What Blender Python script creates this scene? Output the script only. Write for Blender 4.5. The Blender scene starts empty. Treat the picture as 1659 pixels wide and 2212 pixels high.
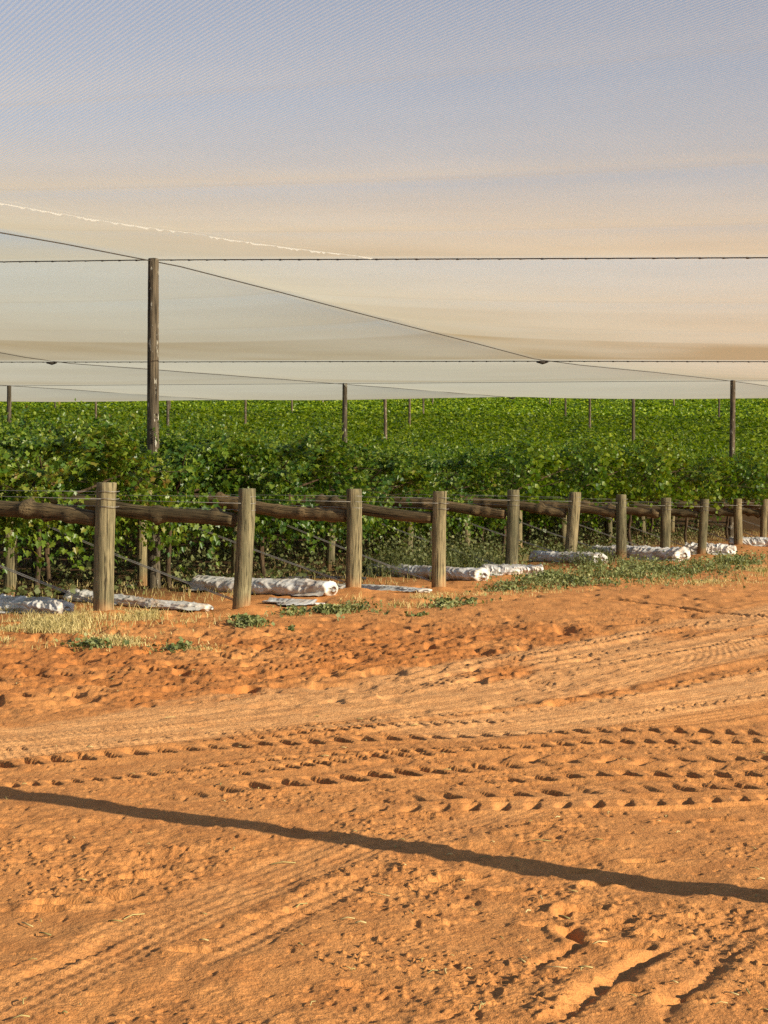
import bpy, math, random
import numpy as np
from mathutils import Vector

C = bpy.context.scene.collection
SC = bpy.context.scene
random.seed(7)

# ------------------------------------------------------------------ camera
F, CX, HY, CAMZ = 3326.0, 829.5, 1088.0, 1.248        # photo measures: focal length, centre column, horizon row, eye height
cam = bpy.data.cameras.new('camera')
cam.sensor_fit = 'HORIZONTAL'; cam.sensor_width = 36.0; cam.lens = F / 1659 * 36
cam.clip_start = 0.1; cam.clip_end = 6000
camo = bpy.data.objects.new('camera', cam); C.objects.link(camo)
camo.location = (0, 0, CAMZ)
camo.rotation_euler = (math.radians(90) - math.atan(18 / F), 0, 0)
SC.camera = camo

# ------------------------------------------------------------------ sky, sun, exposure
SUN_EL = math.radians(19.5)
SUN_AZ = math.atan2(0.86, -0.51)                       # from +Y towards +X
world = bpy.data.worlds.new('World'); SC.world = world; world.use_nodes = True
wn, wl = world.node_tree.nodes, world.node_tree.links
sky = wn.new('ShaderNodeTexSky'); sky.sky_type = 'NISHITA'; sky.sun_disc = False
sky.sun_elevation = SUN_EL; sky.sun_rotation = SUN_AZ
sky.air_density = 1.0; sky.dust_density = 0.6; sky.ozone_density = 3.2
wl.new(sky.outputs[0], wn['Background'].inputs['Color'])
wn['Background'].inputs['Strength'].default_value = 0.078
sun = bpy.data.lights.new('sun', 'SUN'); sun.energy = 5.0; sun.angle = math.radians(0.3)
sun.color = (1.0, 0.895, 0.69)
suno = bpy.data.objects.new('sun', sun); C.objects.link(suno)
to_sun = Vector((math.sin(SUN_AZ) * math.cos(SUN_EL), math.cos(SUN_AZ) * math.cos(SUN_EL), math.sin(SUN_EL)))
suno.rotation_euler = (-to_sun).to_track_quat('-Z', 'Y').to_euler()
SC.view_settings.view_transform = 'Standard'; SC.view_settings.look = 'None'
SC.view_settings.gamma = 1; SC.view_settings.use_curve_mapping = False
SC.view_settings.exposure = 0.92
SC.cycles.transparent_max_bounces = 24
SC.cycles.max_bounces = 8
SC.cycles.use_denoising = False

# ------------------------------------------------------------------ helpers
def hash2(ix, iy, seed):
    h = (ix.astype(np.int64) * 374761393 + iy.astype(np.int64) * 668265263 + seed * 1442695041) & 0xFFFFFFFF
    h = ((h ^ (h >> 13)) * 1274126177) & 0xFFFFFFFF
    h = ((h ^ (h >> 16)) * 2246822519) & 0xFFFFFFFF
    return ((h ^ (h >> 15)) & 0xFFFFFF) / float(0xFFFFFF)

def vnoise(x, y, seed=0):
    x0 = np.floor(x); y0 = np.floor(y); fx = x - x0; fy = y - y0
    fx = fx * fx * fx * (fx * (fx * 6 - 15) + 10); fy = fy * fy * fy * (fy * (fy * 6 - 15) + 10)
    a = hash2(x0, y0, seed); b = hash2(x0 + 1, y0, seed); c = hash2(x0, y0 + 1, seed); d = hash2(x0 + 1, y0 + 1, seed)
    return (a + (b - a) * fx) * (1 - fy) + (c + (d - c) * fx) * fy - 0.5

def fbm(x, y, seed=0, octs=4, gain=0.5):
    s = 0; a = 1.0
    for o in range(octs):
        s = s + a * vnoise(x * 2 ** o + 17.3 * o, y * 2 ** o - 9.1 * o, seed + o); a *= gain
    return s

def smooth(e0, e1, x):
    t = np.clip((x - e0) / (e1 - e0), 0, 1); return t * t * (3 - 2 * t)

def at(px, py, Z):                                     # photo pixel at depth Z -> point
    return Vector(((px - CX) / F * Z, Z, CAMZ + (HY - py) / F * Z))

def gp(px, py):                                        # photo pixel on the level track -> plan point
    Z = CAMZ * F / (py - HY); return ((px - CX) / F * Z, Z)

def mesh_arrays(name, V, faces, mat, smooth_shade=False):
    """V (n,3); faces: list of int arrays (m,k)"""
    me = bpy.data.meshes.new(name)
    V = np.asarray(V, dtype=np.float32)
    me.vertices.add(len(V)); me.vertices.foreach_set('co', V.ravel())
    idx = []; starts = []; tot = []; off = 0
    for f in faces:
        f = np.asarray(f, dtype=np.int32)
        if len(f) == 0: continue
        idx.append(f.ravel()); k = f.shape[1]
        starts.append(off + np.arange(len(f), dtype=np.int32) * k); off += f.size
        tot.append(np.full(len(f), k, dtype=np.int32))
    idx = np.concatenate(idx); starts = np.concatenate(starts); tot = np.concatenate(tot)
    me.loops.add(len(idx)); me.loops.foreach_set('vertex_index', idx)
    me.polygons.add(len(starts)); me.polygons.foreach_set('loop_start', starts)
    try: me.polygons.foreach_set('loop_total', tot)
    except Exception: pass
    me.update(calc_edges=True)
    if smooth_shade: me.polygons.foreach_set('use_smooth', np.ones(len(starts), dtype=bool))
    me.materials.append(mat)
    return me

def link(name, me, parent=None, loc=None):
    o = bpy.data.objects.new(name, me); C.objects.link(o)
    if loc is not None: o.location = loc
    if parent is not None: o.parent = parent
    return o

def tag(o, label=None, cat=None, group=None, kind=None):
    if label: o['label'] = label
    if cat: o['category'] = cat
    if group: o['group'] = group
    if kind: o['kind'] = kind
    return o

def empty(name, loc):
    o = bpy.data.objects.new(name, None); C.objects.link(o); o.location = loc; o.empty_display_size = 0.2
    return o

def grid_faces(nr, nc, wrap=False):
    r = np.arange(nr - 1)[:, None]; c = np.arange(nc if wrap else nc - 1)[None, :]
    c2 = (c + 1) % nc
    a = r * nc + c; b = r * nc + c2; d = (r + 1) * nc + c; e = (r + 1) * nc + c2
    return np.stack([a, b, e, d], -1).reshape(-1, 4)

def tube(points, radii, nseg=8, cap=True):
    """swept tube along points -> V, faces"""
    P = [Vector(p) for p in points]; n = len(P)
    if not hasattr(radii, '__len__'): radii = [radii] * n
    V = []
    prev = None
    for k in range(n):
        t = (P[min(k + 1, n - 1)] - P[max(k - 1, 0)]).normalized()
        ref = Vector((0, 0, 1)) if abs(t.z) < 0.9 else Vector((1, 0, 0))
        if prev is None: s = t.cross(ref).normalized()
        else: s = (prev - t * prev.dot(t)).normalized()
        prev = s; w = t.cross(s)
        for a in range(nseg):
            th = 2 * math.pi * a / nseg
            V.append(P[k] + (s * math.cos(th) + w * math.sin(th)) * radii[k])
    Fq = grid_faces(n, nseg, True)
    fs = [Fq]
    if cap:
        fs.append(np.array([list(range(nseg))[::-1]])); fs.append(np.array([[(n - 1) * nseg + a for a in range(nseg)]]))
    return np.array([tuple(v) for v in V]), fs

def merge(parts):
    V = []; Fs = []; off = 0
    for v, fs in parts:
        V.append(v)
        for f in fs: Fs.append(np.asarray(f) + off)
        off += len(v)
    return np.concatenate(V), Fs

# ------------------------------------------------------------------ materials
class N:
    def __init__(self, name):
        self.m = bpy.data.materials.new(name); self.m.use_nodes = True
        self.t = self.m.node_tree; self.n = self.t.nodes; self.l = self.t.links
        self.b = self.n['Principled BSDF']; self.out = self.n['Material Output']
    def new(self, typ, **kw):
        x = self.n.new(typ)
        for k, v in kw.items(): setattr(x, k, v)
        return x
    def set(self, x, **kw):
        for k, v in kw.items(): x.inputs[k.replace('_', ' ')].default_value = v
        return x
    def noise(self, scale, detail=4, rough=0.55, vec=None):
        x = self.new('ShaderNodeTexNoise'); x.inputs['Scale'].default_value = scale
        x.inputs['Detail'].default_value = detail; x.inputs['Roughness'].default_value = rough
        if vec is not None: self.l.new(vec, x.inputs['Vector'])
        return x.outputs['Fac']
    def ramp(self, fac, stops):
        r = self.new('ShaderNodeValToRGB'); e = r.color_ramp.elements
        while len(e) > 1: e.remove(e[-1])
        e[0].position = stops[0][0]; e[0].color = (*stops[0][1], 1)
        for p, c in stops[1:]:
            q = e.new(p); q.color = (*c, 1)
        self.l.new(fac, r.inputs[0]); return r.outputs[0]
    def mix(self, fac, a, b, typ='MIX'):
        x = self.new('ShaderNodeMix', data_type='RGBA', blend_type=typ)
        for s, v in ((0, fac), (6, a), (7, b)):
            if hasattr(v, 'is_linked'): self.l.new(v, x.inputs[s])
            else: x.inputs[s].default_value = v if s == 0 else (*v, 1)
        return x.outputs[2]
    def math(self, op, a, b=None, clamp=False):
        x = self.new('ShaderNodeMath', operation=op); x.use_clamp = clamp
        for s, v in ((0, a), (1, b)):
            if v is None: continue
            if hasattr(v, 'is_linked'): self.l.new(v, x.inputs[s])
            else: x.inputs[s].default_value = v
        return x.outputs[0]
    def coord(self, which='Object'): return self.new('ShaderNodeTexCoord').outputs[which]
    def scaled(self, vec, s):
        x = self.new('ShaderNodeMapping'); x.inputs['Scale'].default_value = s; self.l.new(vec, x.inputs['Vector']); return x.outputs[0]
    def bump(self, h, dist, strength=1.0):
        x = self.new('ShaderNodeBump'); x.inputs['Distance'].default_value = dist; x.inputs['Strength'].default_value = strength
        self.l.new(h, x.inputs['Height']); self.l.new(x.outputs[0], self.b.inputs['Normal'])
    def col(self, c): self.l.new(c, self.b.inputs['Base Color'])

def mat_sand():
    q = N('red_sand'); pos = q.new('ShaderNodeNewGeometry').outputs['Position']
    big = q.noise(0.55, 5, 0.6, pos); mid = q.noise(5.0, 6, 0.65, pos); fine = q.noise(160.0, 3, 0.7, pos)
    a = q.new('ShaderNodeAttribute', attribute_name='pack').outputs['Fac']       # packed wheel tracks are paler
    loose = q.mix(big, (0.46, 0.192, 0.057), (0.54, 0.242, 0.077))
    packed = q.mix(mid, (0.53, 0.265, 0.100), (0.59, 0.308, 0.125))
    ch = q.new('ShaderNodeAttribute', attribute_name='churn').outputs['Fac']     # freshly turned sand is redder
    loose = q.mix(q.math('MULTIPLY', ch, 0.75), loose, (0.40, 0.145, 0.036))
    c = q.mix(a, loose, packed)
    sp = q.ramp(mid, [(0.35, (0.86, 0.80, 0.76)), (0.62, (1.04, 1.04, 1.04))])
    c = q.mix(1.0, c, sp, 'MULTIPLY')
    sp2 = q.ramp(fine, [(0.32, (0.70, 0.66, 0.62)), (0.5, (1, 1, 1)), (0.72, (1.14, 1.13, 1.12))])
    c = q.mix(0.45, c, sp2, 'MULTIPLY')
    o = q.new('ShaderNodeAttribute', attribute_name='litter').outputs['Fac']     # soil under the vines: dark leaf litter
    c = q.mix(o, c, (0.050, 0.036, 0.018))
    q.col(c); q.set(q.b, Roughness=0.95); q.b.inputs['Specular IOR Level'].default_value = 0.15
    h = q.math('ADD', q.noise(70.0, 4, 0.7, pos), q.math('MULTIPLY', fine, 0.35))
    q.bump(h, 0.008, 1.0)
    return q.m

def mat_wood(name, dark, light, stain, grain=1.0, paint=False, soil=False):
    q = N(name); oc = q.coord('Object')
    inf = q.new('ShaderNodeObjectInfo').outputs['Random']
    off = q.new('ShaderNodeVectorMath', operation='ADD'); q.l.new(oc, off.inputs[0])
    cmb = q.new('ShaderNodeCombineXYZ'); q.l.new(q.math('MULTIPLY', inf, 37.0), cmb.inputs[0]); q.l.new(q.math('MULTIPLY', inf, 91.0), cmb.inputs[2])
    q.l.new(cmb.outputs[0], off.inputs[1]); v = off.outputs[0]
    g = q.noise(1.0, 6, 0.62, q.scaled(v, (38, 38, 2.6)))
    blot = q.noise(1.0, 4, 0.6, q.scaled(v, (7, 7, 2.0)))
    c = q.ramp(g, [(0.30, dark), (0.52, light), (0.75, tuple(min(1, x * 1.25) for x in light))])
    c = q.mix(q.math('MULTIPLY', q.ramp(blot, [(0.42, (0, 0, 0)), (0.62, (1, 1, 1))]), 0.6), c, stain)
    crack = q.ramp(q.noise(1.0, 3, 0.5, q.scaled(v, (60, 60, 1.4))), [(0.36, (0.22, 0.22, 0.22)), (0.43, (1, 1, 1))])
    c = q.mix(1.0, c, crack, 'MULTIPLY')
    if paint:
        fl = q.noise(1.0, 5, 0.7, q.scaled(v, (16, 16, 4)))
        c = q.mix(q.ramp(fl, [(0.61, (0, 0, 0)), (0.63, (1, 1, 1))]), c, (0.62, 0.58, 0.50))
    c = q.mix(1.0, c, q.mix(inf, (0.70, 0.72, 0.68), (1.15, 1.08, 0.98)), 'MULTIPLY')
    if soil:                                           # red sand splashed on the foot
        sep = q.new('ShaderNodeSeparateXYZ'); q.l.new(oc, sep.inputs[0])
        zz = q.math('ADD', sep.outputs[2], q.math('MULTIPLY', q.math('SUBTRACT', blot, 0.5), 0.35))
        c = q.mix(q.ramp(zz, [(0.02, (0.85, 0.85, 0.85)), (0.22, (0, 0, 0))]), c, (0.30, 0.15, 0.06))
    q.col(c); q.set(q.b, Roughness=0.88); q.b.inputs['Specular IOR Level'].default_value = 0.2
    q.bump(q.math('ADD', g, q.math('MULTIPLY', crack, 0.6)), 0.012, 0.9)
    return q.m

def mat_leaf(name, stops, trans=0.35, rough=0.42, spec=0.45, tint=(1.25, 1.35, 0.55)):
    q = N(name)
    r = q.new('ShaderNodeNewGeometry')
    big = q.noise(0.35, 4, 0.6, r.outputs['Position'])
    fac = q.math('ADD', q.math('MULTIPLY', r.outputs['Random Per Island'], 0.72), q.math('MULTIPLY', q.math('SUBTRACT', big, 0.36), 1.0), True)
    c = q.ramp(fac, stops)
    q.col(c); q.set(q.b, Roughness=rough); q.b.inputs['Specular IOR Level'].default_value = spec
    tr = q.new('ShaderNodeBsdfTranslucent')
    q.l.new(q.mix(1.0, c, tint, 'MULTIPLY'), tr.inputs['Color'])
    m = q.new('ShaderNodeMixShader'); m.inputs[0].default_value = trans
    q.l.new(q.b.outputs[0], m.inputs[1]); q.l.new(tr.outputs[0], m.inputs[2]); q.l.new(m.outputs[0], q.out.inputs['Surface'])
    return q.m

def mat_net():
    """woven white shade cloth: threads that scatter and pass light, holes between them; the flatter it is seen, the more threads overlap"""
    q = N('shade_cloth'); geo = q.new('ShaderNodeNewGeometry')
    dot = q.new('ShaderNodeVectorMath', operation='DOT_PRODUCT')
    q.l.new(geo.outputs['Incoming'], dot.inputs[0]); q.l.new(geo.outputs['Normal'], dot.inputs[1])
    cosv = q.math('MAXIMUM', q.math('ABSOLUTE', dot.outputs['Value']), 0.03)
    uv = q.new('ShaderNodeUVMap').outputs[0]
    # weave: thread bands in the cloth's own metres
    def band(ang, period, fac):
        mp = q.new('ShaderNodeMapping'); mp.inputs['Rotation'].default_value = (0, 0, ang); q.l.new(uv, mp.inputs['Vector'])
        w = q.new('ShaderNodeTexWave', wave_type='BANDS', bands_direction='X', wave_profile='SIN')
        w.inputs['Scale'].default_value = 0.314 / period; w.inputs['Distortion'].default_value = 0.0
        q.l.new(mp.outputs[0], w.inputs['Vector']); return q.math('MULTIPLY', q.math('SUBTRACT', w.outputs['Fac'], 0.5), fac)
    weave = q.math('ADD', band(0.95, 0.030, 0.20), band(-0.5, 0.022, 0.08))
    patch = q.noise(1.0, 5, 0.6, q.scaled(uv, (0.35, 1.0, 1)))
    fine = q.noise(1.0, 3, 0.7, q.scaled(uv, (26, 26, 1)))
    op = q.math("ADD", 0.116, q.math('ADD', q.math('MULTIPLY', weave, 0.40), q.math('MULTIPLY', q.math('SUBTRACT', fine, 0.5), 0.06)))
    op = q.math('ADD', op, q.math('MULTIPLY', q.math('SUBTRACT', patch, 0.5), 0.010))
    sepu = q.new('ShaderNodeSeparateXYZ'); q.l.new(uv, sepu.inputs[0])
    fr = q.math('PINGPONG', sepu.outputs[1], 1.665)                              # sewn joints between widths of cloth
    joint = q.ramp(fr, [(0.0, (1, 1, 1)), (0.05, (0.5, 0.5, 0.5)), (0.09, (0, 0, 0))])
    op = q.math('ADD', op, q.math('MULTIPLY', q.new('ShaderNodeAttribute', attribute_name='dense').outputs['Fac'], 0.06))
    op = q.math('ADD', op, q.math('MULTIPLY', joint, 0.012))
    T = q.math('SUBTRACT', 1.0, q.math('DIVIDE', q.math('MAXIMUM', op, 0.02), cosv), True)   # share of open holes left between round threads
    c = q.ramp(patch, [(0.3, (0.87, 0.82, 0.67)), (0.7, (0.91, 0.87, 0.73))])
    c = q.mix(q.new('ShaderNodeAttribute', attribute_name='dust_fold_shade').outputs['Fac'], c, (0.60, 0.475, 0.295))     # dusty tan, with the darker shading of the sag folds painted in
    c = q.mix(q.math('MULTIPLY', joint, 0.12), c, (0.50, 0.42, 0.30))
    df = q.new('ShaderNodeBsdfDiffuse'); q.l.new(c, df.inputs['Color'])
    tl = q.new('ShaderNodeBsdfTranslucent'); q.l.new(c, tl.inputs['Color'])
    m1 = q.new('ShaderNodeMixShader'); m1.inputs[0].default_value = 0.5
    q.l.new(df.outputs[0], m1.inputs[1]); q.l.new(tl.outputs[0], m1.inputs[2])
    tp = q.new('ShaderNodeBsdfTransparent')
    m2 = q.new('ShaderNodeMixShader'); q.l.new(T, m2.inputs[0]); q.l.new(m1.outputs[0], m2.inputs[1]); q.l.new(tp.outputs[0], m2.inputs[2])
    q.l.new(m2.outputs[0], q.out.inputs['Surface'])
    q.n.remove(q.b)
    return q.m

def mat_sheet():
    q = N('white_plastic_sheet'); oc = q.coord('Object')
    d = q.noise(4.0, 6, 0.65, oc)
    c = q.ramp(d, [(0.32, (0.42, 0.28, 0.18)), (0.47, (0.52, 0.47, 0.40)), (0.64, (0.67, 0.65, 0.61))])
    q.col(c); q.set(q.b, Roughness=0.42)
    q.bump(q.noise(30.0, 3, 0.6, oc), 0.008, 0.5)
    return q.m

def mat_plain(name, c, rough=0.7, metal=0.0):
    q = N(name); n = q.noise(14.0, 4, 0.6, q.coord('Object'))
    q.col(q.ramp(n, [(0.3, tuple(x * 0.7 for x in c)), (0.7, tuple(min(1, x * 1.15) for x in c))]))
    q.set(q.b, Roughness=rough, Metallic=metal); return q.m

SAND = mat_sand()
POST = mat_wood('weathered_post', (0.062, 0.050, 0.030), (0.285, 0.240, 0.140), (0.105, 0.098, 0.055), soil=True)
RAIL = mat_wood('brown_rail', (0.052, 0.036, 0.019), (0.170, 0.122, 0.064), (0.075, 0.055, 0.028))
POLE = mat_wood('grey_pole', (0.055, 0.042, 0.028), (0.185, 0.143, 0.098), (0.07, 0.055, 0.04), paint=True)
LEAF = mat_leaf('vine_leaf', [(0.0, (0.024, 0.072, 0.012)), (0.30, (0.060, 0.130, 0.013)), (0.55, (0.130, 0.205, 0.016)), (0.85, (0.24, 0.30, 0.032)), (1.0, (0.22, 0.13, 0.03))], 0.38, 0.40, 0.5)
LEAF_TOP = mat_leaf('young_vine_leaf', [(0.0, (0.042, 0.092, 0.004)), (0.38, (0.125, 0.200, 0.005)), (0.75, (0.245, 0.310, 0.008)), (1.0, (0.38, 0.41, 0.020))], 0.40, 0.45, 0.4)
WEED = mat_leaf('weed_leaf', [(0.0, (0.050, 0.070, 0.018)), (0.40, (0.120, 0.140, 0.042)), (0.75, (0.19, 0.20, 0.072)), (1.0, (0.30, 0.27, 0.11))], 0.2, 0.6, 0.3)
STRAW = mat_leaf('straw_blade', [(0.0, (0.20, 0.17, 0.055)), (0.5, (0.42, 0.33, 0.13)), (1.0, (0.62, 0.50, 0.25))], 0.2, 0.7, 0.2)
NET = mat_net()
SHEET = mat_sheet()
BLACK = mat_plain('black_pipe', (0.018, 0.017, 0.016), 0.5)
WIRE = mat_plain('galvanised_wire', (0.36, 0.34, 0.30), 0.5, 0.6)
CABLE = mat_plain('dark_cable', (0.050, 0.040, 0.030), 0.8)
BARK = mat_wood('vine_bark', (0.03, 0.02, 0.013), (0.11, 0.075, 0.045), (0.05, 0.035, 0.02))
FRAY = mat_leaf('frayed_thread', [(0.0, (0.66, 0.63, 0.57)), (1.0, (0.76, 0.73, 0.67))], 0.5, 0.9, 0.1, (1, 1, 1))

# ------------------------------------------------------------------ layout of the vineyard (plan: x right, y away)
ROWDIR = np.array([-0.92, 0.392])                      # vine rows run this way from their end posts
ENDP = [(226, 232, 1042, 1330, 16.7), (521, 531, 1055, 1323, 18.6), (760, 765, 1056, 1280, 21.5), (946, 953, 1061, 1281, 23.0), (1103, 1107, 1058, 1246, 26.4),
        (1233, 1240, 1063, 1221, 30.0), (1340, 1343, 1068, 1219, 32.1), (1434, 1440, 1075, 1214, 34.6), (1517, 1520, 1078, 1213, 36.6), (1594, 1595, 1077, 1196, 40.0),
        (1650, 1652, 1078, 1190, 42.7), (1700, 1702, 1079, 1186, 45.3), (1745, 1747, 1080, 1182, 47.9)]
ENDS = []
for (xb, xt, yt, yb, Z) in ENDP:
    ENDS.append(((xb - CX) / F * Z, Z, CAMZ - (yb - HY) / F * Z))       # x, y, ground height there
def row_end(j):                                        # row number (1 = first end post) -> plan point of its end
    if j <= len(ENDS): return np.array(ENDS[j - 1][:2])
    return np.array([ENDS[-1][0] + (j - len(ENDS)) * 1.36, ENDS[-1][1] + (j - len(ENDS)) * 2.6])

def terrain(x, y):
    x = np.asarray(x, float); y = np.asarray(y, float)
    z = 0.075 * 8 * np.logaddexp(0, (y - 49) / 8.0)
    z = z + 0.027 * 12 * np.logaddexp(0, (y - 120) / 12.0)
    z = z - 0.16 * 30 * np.logaddexp(0, (y - 270) / 30.0)
    w = np.zeros_like(z); s = np.zeros_like(z)
    for (ex, ey, ez) in ENDS:
        r2 = ((x - ex) ** 2 + (y - ey) ** 2) / 1.5 ** 2
        k = np.exp(-r2); s = s + k * ez; w = w + k
    return z + s / np.maximum(w, 1.0)

A = np.array([-11.75, 5.0]); B = np.array([6.715, 11.5]); P0 = np.array([-3.27, 22.0])
def lat(i, j): return P0 + A * i + B * j
HN = {(0, 0): 3.49, (1, 0): 4.15, (-1, 0): 2.74, (2, 0): 4.6, (0, 1): 3.11, (1, 1): 3.55, (2, 1): 4.0, (-1, 1): 2.62, (3, 1): 4.3,
      (0, 2): 3.60, (1, 2): 3.91, (2, 2): 4.22, (3, 2): 4.5, (-1, 2): 3.25, (0, 3): 3.86, (1, 3): 4.25, (2, 3): 4.46, (3, 3): 4.75, (4, 3): 5.0, (-1, 3): 3.5,
      (0, -1): 3.15, (-1, -1): 2.55, (1, -1): 3.6, (0, -2): 3.55, (-1, -2): 3.2, (-2, -2): 3.0, (-2, -1): 2.3, (-2, 0): 2.5, (-2, 1): 2.4, (-2, 2): 3.0, (-2, 3): 3.3}
def hnode(i, j):                                       # height of the cable crossing
    if (i, j) in HN: return HN[(i, j)] + CAMZ
    x, y = lat(i, j)
    return float(terrain(x, y)) + (4.72 if j % 2 == 0 else 4.55)

# ------------------------------------------------------------------ ground: one sheet to the horizon, finer where it is near
def poly(pts, n=60):
    P = np.array([gp(*p) for p in pts])
    if pts[-1][0] > 1650: P = np.vstack([P, P[-1] + (P[-1] - P[-2]) / np.linalg.norm(P[-1] - P[-2]) * 1.2])   # tracks run on out of the view
    if pts[0][0] < 0: P = np.vstack([P[0] + (P[0] - P[1]) / np.linalg.norm(P[0] - P[1]) * 1.2, P])
    d = np.r_[0, np.cumsum(np.hypot(*np.diff(P, axis=0).T))]
    t = np.linspace(0, d[-1], n)
    # smooth by cubic-ish resample
    X = np.interp(t, d, P[:, 0]); Y = np.interp(t, d, P[:, 1])
    for _ in range(6):
        X[1:-1] = (X[:-2] + 2 * X[1:-1] + X[2:]) / 4; Y[1:-1] = (Y[:-2] + 2 * Y[1:-1] + Y[2:]) / 4
    return np.stack([X, Y], 1)

def track_coords(P, x, y):
    best = np.full(x.shape, 1e9); sd = np.zeros_like(x); ss = np.zeros_like(x); s0 = 0.0
    for k in range(len(P) - 1):
        a = P[k]; e = P[k + 1] - a; L = math.hypot(*e)
        if L < 1e-6: continue
        t = np.clip(((x - a[0]) * e[0] + (y - a[1]) * e[1]) / L ** 2, 0, 1)
        dx = x - a[0] - t * e[0]; dy = y - a[1] - t * e[1]; d = dx * dx + dy * dy
        m = d < best; best = np.where(m, d, best)
        cr = (e[0] * dy - e[1] * dx) / L
        sd = np.where(m, np.sign(cr) * np.sqrt(d), sd); ss = np.where(m, s0 + t * L, ss); s0 += L
    return sd, ss, s0

LUGS = [  # one row of tread marks each: points, width, pitch, depth, slant
    ([(250, 1620), (345, 1612), (600, 1592), (830, 1572), (1080, 1560), (1250, 1556)], 0.15, 0.082, 0.030, 0.5),
    ([(-100, 1668), (45, 1655), (260, 1637), (450, 1622), (640, 1608), (850, 1600), (1080, 1594), (1279, 1582), (1730, 1588)], 0.24, 0.134, 0.036, 0.7),
    ([(360, 1696), (470, 1682), (700, 1655), (870, 1632), (1000, 1622), (1200, 1612)], 0.15, 0.085, 0.034, 0.5),
    ([(250, 1742), (330, 1730), (530, 1705), (720, 1690), (900, 1672), (1080, 1655), (1250, 1645), (1730, 1640)], 0.27, 0.145, 0.042, 0.7),
    ([(960, 1640), (1180, 1643), (1400, 1650), (1730, 1668)], 0.26, 0.17, 0.026, -0.8),
    ([(700, 1738), (829, 1730), (1080, 1720), (1280, 1710), (1480, 1703), (1730, 1688)], 0.25, 0.15, 0.042, 0.7),
    ([(650, 1756), (829, 1750), (1080, 1738), (1300, 1730), (1500, 1722)], 0.12, 0.15, 0.020, -0.6),
    ([(1250, 1592), (1400, 1590), (1730, 1604)], 0.16, 0.12, 0.024, -0.6),
    ([(1180, 1541), (1240, 1528), (1400, 1496), (1560, 1464), (1720, 1436)], 0.20, 0.16, 0.036, 0.5),
    ([(820, 1482), (894, 1466), (1000, 1440), (1100, 1414)], 0.22, 0.13, 0.032, 0.6),
    ([(860, 1498), (960, 1474), (1080, 1446)], 0.18, 0.13, 0.028, -0.6),
    ([(1040, 1457), (1100, 1444), (1279, 1415), (1480, 1380), (1720, 1346)], 0.24, 0.15, 0.030, 0.6),
    ([(1020, 1440), (1200, 1405), (1400, 1368), (1700, 1325)], 0.22, 0.15, 0.024, -0.6),
    ([(540, 1492), (700, 1462), (900, 1420), (1060, 1390), (1250, 1360)], 0.24, 0.14, 0.032, 0.6),
    ([(480, 1470), (640, 1440), (800, 1410), (960, 1380)], 0.24, 0.15, 0.030, -0.6),
    ([(-100, 1475), (150, 1462), (420, 1445), (640, 1420), (860, 1395)], 0.26, 0.17, 0.036, 0.6),
    ([(-100, 1455), (150, 1442), (420, 1425), (640, 1400), (820, 1375)], 0.24, 0.16, 0.032, -0.6),
    ([(-100, 1510), (150, 1502), (420, 1478), (600, 1462)], 0.26, 0.17, 0.036, 0.6),
    ([(-80, 1632), (300, 1600), (600, 1576), (829, 1557), (1100, 1540), (1350, 1524)], 0.13, 0.085, 0.024, 0.5),
    ([(-80, 1712), (120, 1700), (400, 1672), (600, 1648), (829, 1624), (1000, 1610)], 0.14, 0.09, 0.024, 0.5),
    ([(620, 1668), (829, 1642), (1000, 1628), (1300, 1608), (1720, 1606)], 0.17, 0.115, 0.030, 0.6),
    ([(820, 1708), (1000, 1690), (1250, 1676), (1720, 1676)], 0.20, 0.14, 0.034, 0.7),
    ([(420, 1768), (640, 1760), (829, 1757), (1100, 1752), (1400, 1738), (1700, 1722)], 0.16, 0.13, 0.026, -0.6),
    ([(900, 1396), (1100, 1364), (1300, 1334), (1500, 1308)], 0.22, 0.14, 0.030, 0.6),
    ([(1100, 1474), (1300, 1437), (1500, 1402), (1720, 1366)], 0.20, 0.14, 0.028, 0.6),
    ([(1120, 1572), (1350, 1548), (1560, 1520), (1720, 1492)], 0.13, 0.10, 0.022, 0.5),
    ([(200, 1430), (420, 1408), (640, 1382), (820, 1360)], 0.24, 0.16, 0.032, 0.6),
    ([(640, 1392), (829, 1366), (1000, 1342), (1180, 1318)], 0.22, 0.15, 0.030, 0.6),
]
RIBS = [  # smooth packed car tracks: points, width, rib spacing, depth
    ([(-120, 1606), (200, 1575), (500, 1540), (829, 1497), (1200, 1432), (1500, 1374), (1740, 1322)], 1.5, 0.055, 0.017),
    ([(500, 1568), (829, 1540), (1150, 1490), (1450, 1425), (1740, 1362)], 0.9, 0.052, 0.018),
    ([(829, 1600), (1150, 1560), (1400, 1528), (1740, 1462)], 0.8, 0.06, 0.018),
    ([(1100, 1592), (1400, 1560), (1740, 1510)], 0.6, 0.06, 0.015),
    ([(330, 2230), (430, 2085), (625, 1985), (829, 1886)], 0.17, 0.06, 0.007),
    ([(-60, 2196), (100, 2118), (350, 1995), (600, 1893), (860, 1800)], 0.30, 0.05, 0.004),
    ([(1250, 2230), (1420, 2090), (1590, 1985), (1740, 1900)], 0.30, 0.06, 0.008),
    ([(700, 1900), (829, 1850), (1000, 1790), (1180, 1740), (1400, 1690)], 0.25, 0.05, 0.004),
]
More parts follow.
